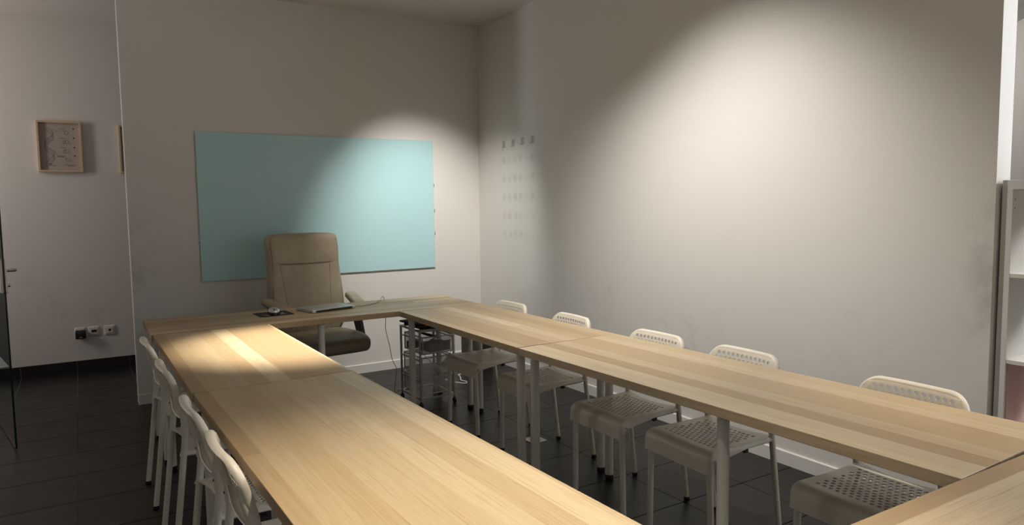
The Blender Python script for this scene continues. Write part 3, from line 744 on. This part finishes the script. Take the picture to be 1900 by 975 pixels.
# ------------------------------------------------------------------ things on the floor below the tables
pc = thing('computer_tower', 'black computer tower on the floor in the corner behind the table legs', 'computer', (-0.235, -0.34, 0), R(4))
b = BM(); box(b, (-0.085, -0.13, 0.012), (0.085, 0.13, 0.42)); obj('case', b, 'black', pc, bevel=0.006)
b = BM(); box(b, (-0.078, -0.140, 0.02), (0.078, -0.1295, 0.412)); fp = obj('front_panel', b, 'black', pc, bevel=0.004)
b = BM(); lathe(b, [(0.009, 0.0), (0.009, 0.004)], 14)
bmesh.ops.rotate(b, verts=b.verts, cent=(0, 0, 0), matrix=Matrix.Rotation(R(90), 3, 'X')); bmesh.ops.translate(b, verts=b.verts, vec=(0, -0.140, 0.36)); obj('power_button', b, 'grey_metal', fp)
b = BM()
for sx in (-1, 1):
    for sy in (-1, 1): lathe(b, [(0.012, 0.0), (0.012, 0.0125)], 10, (sx*0.065, sy*0.10, 0))
obj('case_feet', b, 'rubber', pc)
b = BM(); tube(b, smooth_path([(-0.72, -0.80, 0.03), (-0.69, -0.80, 0.018), (-0.62, -0.83, 0.006), (-0.585, -0.80, 0.006), (-0.60, -0.73, 0.006), (-0.57, -0.66, 0.006), (-0.545, -0.60, 0.006), (-0.53, -0.55, 0.006), (-0.46, -0.53, 0.006), (-0.39, -0.53, 0.006), (-0.345, -0.52, 0.02), (-0.325, -0.50, 0.05)], 6), 0.005, 8)
tag(obj('power_cable', b, 'cable_white', None, smooth=True), 'white power cable curling over the dark floor behind the cart', 'cable')
ps = thing('power_plug', 'white mains plug at the end of the white cable beside the cart', 'plug', (-0.745, -0.795, 0.0), R(15))
b = BM(); box(b, (-0.030, -0.022, 0.004), (0.025, 0.022, 0.05)); obj('socket_block', b, 'cable_white', ps, bevel=0.005)
b = BM(); tube(b, [(0.025, 0, 0.026), (0.040, 0, 0.026), (0.052, 0, 0.022)], [0.016, 0.012, 0.006], 12); obj('plug_body', b, 'cable_white', ps, smooth=True)
b = BM(); tube(b, smooth_path([(-0.018, -0.345, 0.30), (-0.02, -0.35, 0.20), (-0.024, -0.356, 0.142), (-0.026, -0.386, 0.056), (-0.03, -0.40, 0.010), (-0.07, -0.43, 0.006), (-0.14, -0.42, 0.006)], 6), 0.0032, 8)
tag(obj('network_cable', b, 'cable_dark', None, smooth=True), 'thin dark cable hanging down the right wall near the black computer tower', 'cable')
fb = thing('floor_outlet', 'square pale floor outlet plate set in the dark tiles under the right tables', 'floor outlet', (-0.895, -2.237, 0), R(3))
b = BM(); slab(b, 0, 0, 0.052, 0.054, 0.004, 0.0, 0.004, 0.001); obj('plate', b, 'white_matt', fb)
b = BM(); lathe(b, [(0.014, 0.004), (0.014, 0.0046)], 16, (0.008, 0.0, 0)); obj('port', b, 'black', fb)

# ------------------------------------------------------------------ corridor wall: pictures and sockets
def picture(name, label, x0, x1, z0, z1, art):
    cx = (x0+x1)/2; hw = (x1-x0)/2; hz = (z1-z0)/2
    t = thing(name, label, 'picture', (cx, 1.46, (z0+z1)/2))
    b = BM(); fw = 0.016; d = 0.034
    for lo, hi in (((-hw, -d, -hz), (-hw+fw, 0, hz)), ((hw-fw, -d, -hz), (hw, 0, hz)), ((-hw+fw, -d, hz-fw), (hw-fw, 0, hz)), ((-hw+fw, -d, -hz), (hw-fw, 0, -hz+fw))): box(b, lo, hi)
    obj('frame', b, 'frame_wood', t, bevel=0.0012)
    pr_ = bx('print', (-hw+fw, -0.012, -hz+fw), (hw-fw, -0.002, hz-fw), 'paper', t)
    b = BM(); art(b, hw-fw, hz-fw); obj('drawing', b, 'ink', pr_)
    return t
def stroke(b, pts, w_=0.0012):
    for (x0, z0), (x1, z1) in zip(pts, pts[1:]):
        dx, dz = x1-x0, z1-z0; l = math.hypot(dx, dz) or 1; nx, nz = -dz/l*w_, dx/l*w_
        q = [(x0+nx, z0+nz), (x1+nx, z1+nz), (x1-nx, z1-nz), (x0-nx, z0-nz)]
        loft(b, [[(x, y, z) for x, z in q] for y in (-0.0121, -0.0126)])
def art_helix(b, hw, hz):
    cx = -hw*0.52; A = 0.033; L = 0.30
    K = 2*PI*1.75
    def hx_(k, ph): return (cx + A*math.cos(K*k/64 + PI + ph), hz - 0.040 - L*k/64)
    for ph in (0.0, 0.35, 1.35, 1.65): stroke(b, [hx_(k, ph) for k in range(65)], 0.0005)
    for k in range(1, 64, 2):
        if abs(hx_(k, 0.2)[0] - hx_(k, 1.5)[0]) > 0.008: stroke(b, [hx_(k, 0.35), hx_(k, 1.35)], 0.0004)
    stroke(b, [(cx + 0.02, hz - 0.052), (cx + 0.045, hz - 0.062), (cx + 0.085, hz - 0.064)], 0.0008)
    stroke(b, [(cx + 0.03, -0.035), (cx + 0.065, -0.078)], 0.0007)
    stroke(b, [(cx + 0.05, -0.083), (cx + 0.10, -0.085)], 0.0014); stroke(b, [(cx + 0.06, -0.076), (cx + 0.085, -0.077)], 0.0014)
    stroke(b, [(cx - 0.012, -hz + 0.052), (cx + 0.014, -hz + 0.052)], 0.0024); stroke(b, [(cx - 0.035, -hz + 0.040), (cx + 0.04, -hz + 0.040)], 0.0013)
    for k, zc in enumerate((hz - 0.072, hz - 0.150, hz - 0.228, hz - 0.300)):
        x = hw*0.36
        stroke(b, [(x - 0.050, zc + 0.026), (x - 0.012, zc + 0.022)], 0.0012)
        ring = [(x + 0.015*math.cos(PI/6 + 2*PI*i/6), zc + 0.015*math.sin(PI/6 + 2*PI*i/6) - 0.006) for i in range(7)]
        stroke(b, ring, 0.0009); stroke(b, [ring[2], (ring[2][0] - 0.010, ring[2][1] + 0.012)], 0.0009)
        stroke(b, [ring[5], (ring[5][0] + 0.014, ring[5][1] - 0.006)], 0.0009)
        if k in (1, 2):
            stroke(b, [(x - 0.022 + 0.011*math.cos(2*PI*i/5), zc - 0.012 + 0.011*math.sin(2*PI*i/5)) for i in range(6)], 0.0009)
        xs = hw*0.72; stroke(b, [(xs - 0.005, zc + 0.026), (xs + 0.005, zc + 0.026)], 0.005)
    stroke(b, [(hw*0.24, -hz + 0.046), (hw*0.74, -hz + 0.044)], 0.0014); stroke(b, [(hw*0.34, -hz + 0.036), (hw*0.62, -hz + 0.035)], 0.0012)
def art_dots(b, hw, hz):
    for x, z, r in ((-hw+0.020, 0.052, 0.006), (-hw+0.017, 0.024, 0.007), (-hw+0.022, -0.022, 0.004), (-hw+0.032, -0.038, 0.008), (-hw+0.034, 0.03, 0.005), (-hw+0.05, 0.0, 0.008), (-hw+0.07, 0.04, 0.007), (-hw+0.09, -0.02, 0.006), (0.03, 0.02, 0.008)):
        loft(b, [[(x + r*math.cos(2*PI*i/12), y, z + r*math.sin(2*PI*i/12)) for i in range(12)] for y in (-0.0121, -0.0126)])
    stroke(b, [(-hw+0.02, 0.052), (-hw+0.05, 0.0), (-hw+0.032, -0.038)], 0.0012); stroke(b, [(-hw+0.05, 0.0), (-hw+0.09, -0.02), (0.03, 0.02)], 0.0012)
picture('framed_print', 'framed science print with a spiral drawing on the corridor wall, fully visible', -3.398, -3.078, 1.733, 2.160, art_helix)
picture('framed_print', 'framed print on the corridor wall mostly hidden behind the partition edge', -2.802, -2.482, 1.730, 2.150, art_dots)
def socket(label, x0, x1, z0, z1, hole):
    cx, cz = (x0+x1)/2, (z0+z1)/2
    t = thing('wall_socket', label, 'socket', (cx, 1.46, cz))
    hx_, hz_ = (x1-x0)/2, (z1-z0)/2
    b = BM(); rings = []
    for ins, y in ((0, 0), (0, -0.004), (0.006, -0.010), (hx_*0.38, -0.011)): rings.append([(x, y, z) for x, z in rrect(0, 0, hx_-ins, hz_-ins, 0.004, 3)])
    loft(b, rings); obj('cover_frame', b, 'white_matt', t)
    b = BM(); box(b, (-hx_*0.60, -0.0135, -hz_*0.60), (hx_*0.60, -0.0105, hz_*0.60)); ins_ = obj('insert', b, 'white_matt', t, bevel=0.001)
    if hole: bx('port', (-hole[0], -0.0142, -hole[1] + 0.002), (hole[0], -0.0136, hole[1] + 0.002), 'black', ins_)
    return t
socket('white wall socket in the corridor with a black adapter plugged in', -3.220, -3.138, 0.308, 0.392, None)
socket('white wall socket with a wide black slot, between the two other sockets', -3.117, -3.032, 0.308, 0.392, (0.020, 0.011))
socket('white wall socket with a small square port, rightmost by the partition', -2.998, -2.912, 0.306, 0.390, (0.009, 0.010))
ad = thing('power_adapter', 'black square power adapter plugged into the leftmost corridor socket', 'adapter', (-3.176, 1.446, 0.335))
b = BM(); rings = [[(x, y, z) for x, z in rrect(0, 0, 0.040 - i, 0.038 - i, 0.012, 4)] for y, i in ((0, 0.002), (-0.03, 0.0), (-0.042, 0.003), (-0.046, 0.009))]
loft(b, rings); obj('case', b, 'black', ad, smooth=True)
b = BM(); box(b, (-0.012, -0.0466, -0.025), (0.012, -0.0458, -0.019)); obj('badge', b, 'grey_metal', ad)

# ------------------------------------------------------------------ open glass door at the left
gd = thing('glass_door', 'open frosted glass door seen edge-on at the left border', 'glass door', (-3.521, -0.685, 0.0), math.atan2(0.721, -0.135))
# local +x runs along the pane from the free edge to the hinge side
b = BM(); box(b, (0.006, -0.004, 0.012), (0.92, 0.004, 2.10)); obj('pane', b, 'clear', gd)
b = BM(); box(b, (0.0, -0.005, 0.012), (0.006, 0.005, 2.10)); obj('pane_edge', b, 'glass_edge', gd)
b = BM(); box(b, (0.007, 0.0041, 0.50), (0.92, 0.0048, 2.098)); obj('frosted_film', b, 'frost', gd)
b = BM(); box(b, (0.007, -0.016, 0.93), (0.085, 0.016, 1.13)); lk = obj('lock_case', b, 'steel', gd, bevel=0.003)
b = BM(); tube(b, smooth_path([(0.030, -0.016, 1.062), (0.030, -0.052, 1.062), (0.036, -0.060, 1.062), (0.14, -0.060, 1.062)], 4), 0.009, 10); obj('lever', b, 'steel', lk, smooth=True)
b = BM(); tube(b, [(0.035, -0.030, 0.975), (0.035, -0.015, 0.975)], 0.011, 12); obj('key_cylinder', b, 'steel', lk, smooth=True)
b = BM(); box(b, (0.80, -0.018, 0.0), (0.92, 0.018, 0.09)); obj('pivot_fitting', b, 'steel', gd, bevel=0.002)

# ------------------------------------------------------------------ shelf unit beyond the right wall
ks = thing('shelf_unit', 'white open cube shelf unit past the end of the right wall', 'shelf', (0.03, -4.272, 0))
D = 0.39; WD = 0.77; HT = 1.472; T = 0.038
for nm, lo, hi in (('side_panel', (0, -T, 0.0), (D, 0, HT - T)), ('side_panel', (0, -WD, 0.0), (D, -WD + T, HT - T)), ('top_panel', (0, -WD, HT - T), (D, 0, HT)), ('bottom_panel', (0, -WD + T, 0), (D, -T, T))):
    p = bx(nm, lo, hi, 'shelf', ks, bevel=0.0012)
    if nm == 'side_panel' and lo[1] == -T:
        b = BM()
        for z in (1.395, 1.360, 0.695, 0.662, 0.35):
            for x in (0.02, 0.34):
                ring = [[(x + 0.0032*math.cos(2*PI*i/8), y, z + 0.0032*math.sin(2*PI*i/8)) for i in range(8)] for y in (-T - 0.0006, -T + 0.001)]; loft(b, ring)
        obj('peg_holes', b, 'black', p)
bx('divider', (0.002, -WD/2 - 0.008, T), (D - 0.002, -WD/2 + 0.008, HT - T), 'shelf', ks)
for z in (1.081, 0.730, 0.380):
    bx('shelf_board', (0.002, -WD/2 + 0.008, z), (D - 0.002, -T, z + 0.016), 'shelf', ks)
    bx('shelf_board', (0.002, -WD + T, z), (D - 0.002, -WD/2 - 0.008, z + 0.016), 'shelf', ks)
o = bx('pink_reflection', (0.012, -T - 0.004, 0.397), (D - 0.01, -T - 0.0002, 0.729), 'pink', ks); o['label'] = 'inner side of the lower cube tinted with a pink reflection'  # thin added panel carrying the pink reflection as its own colour
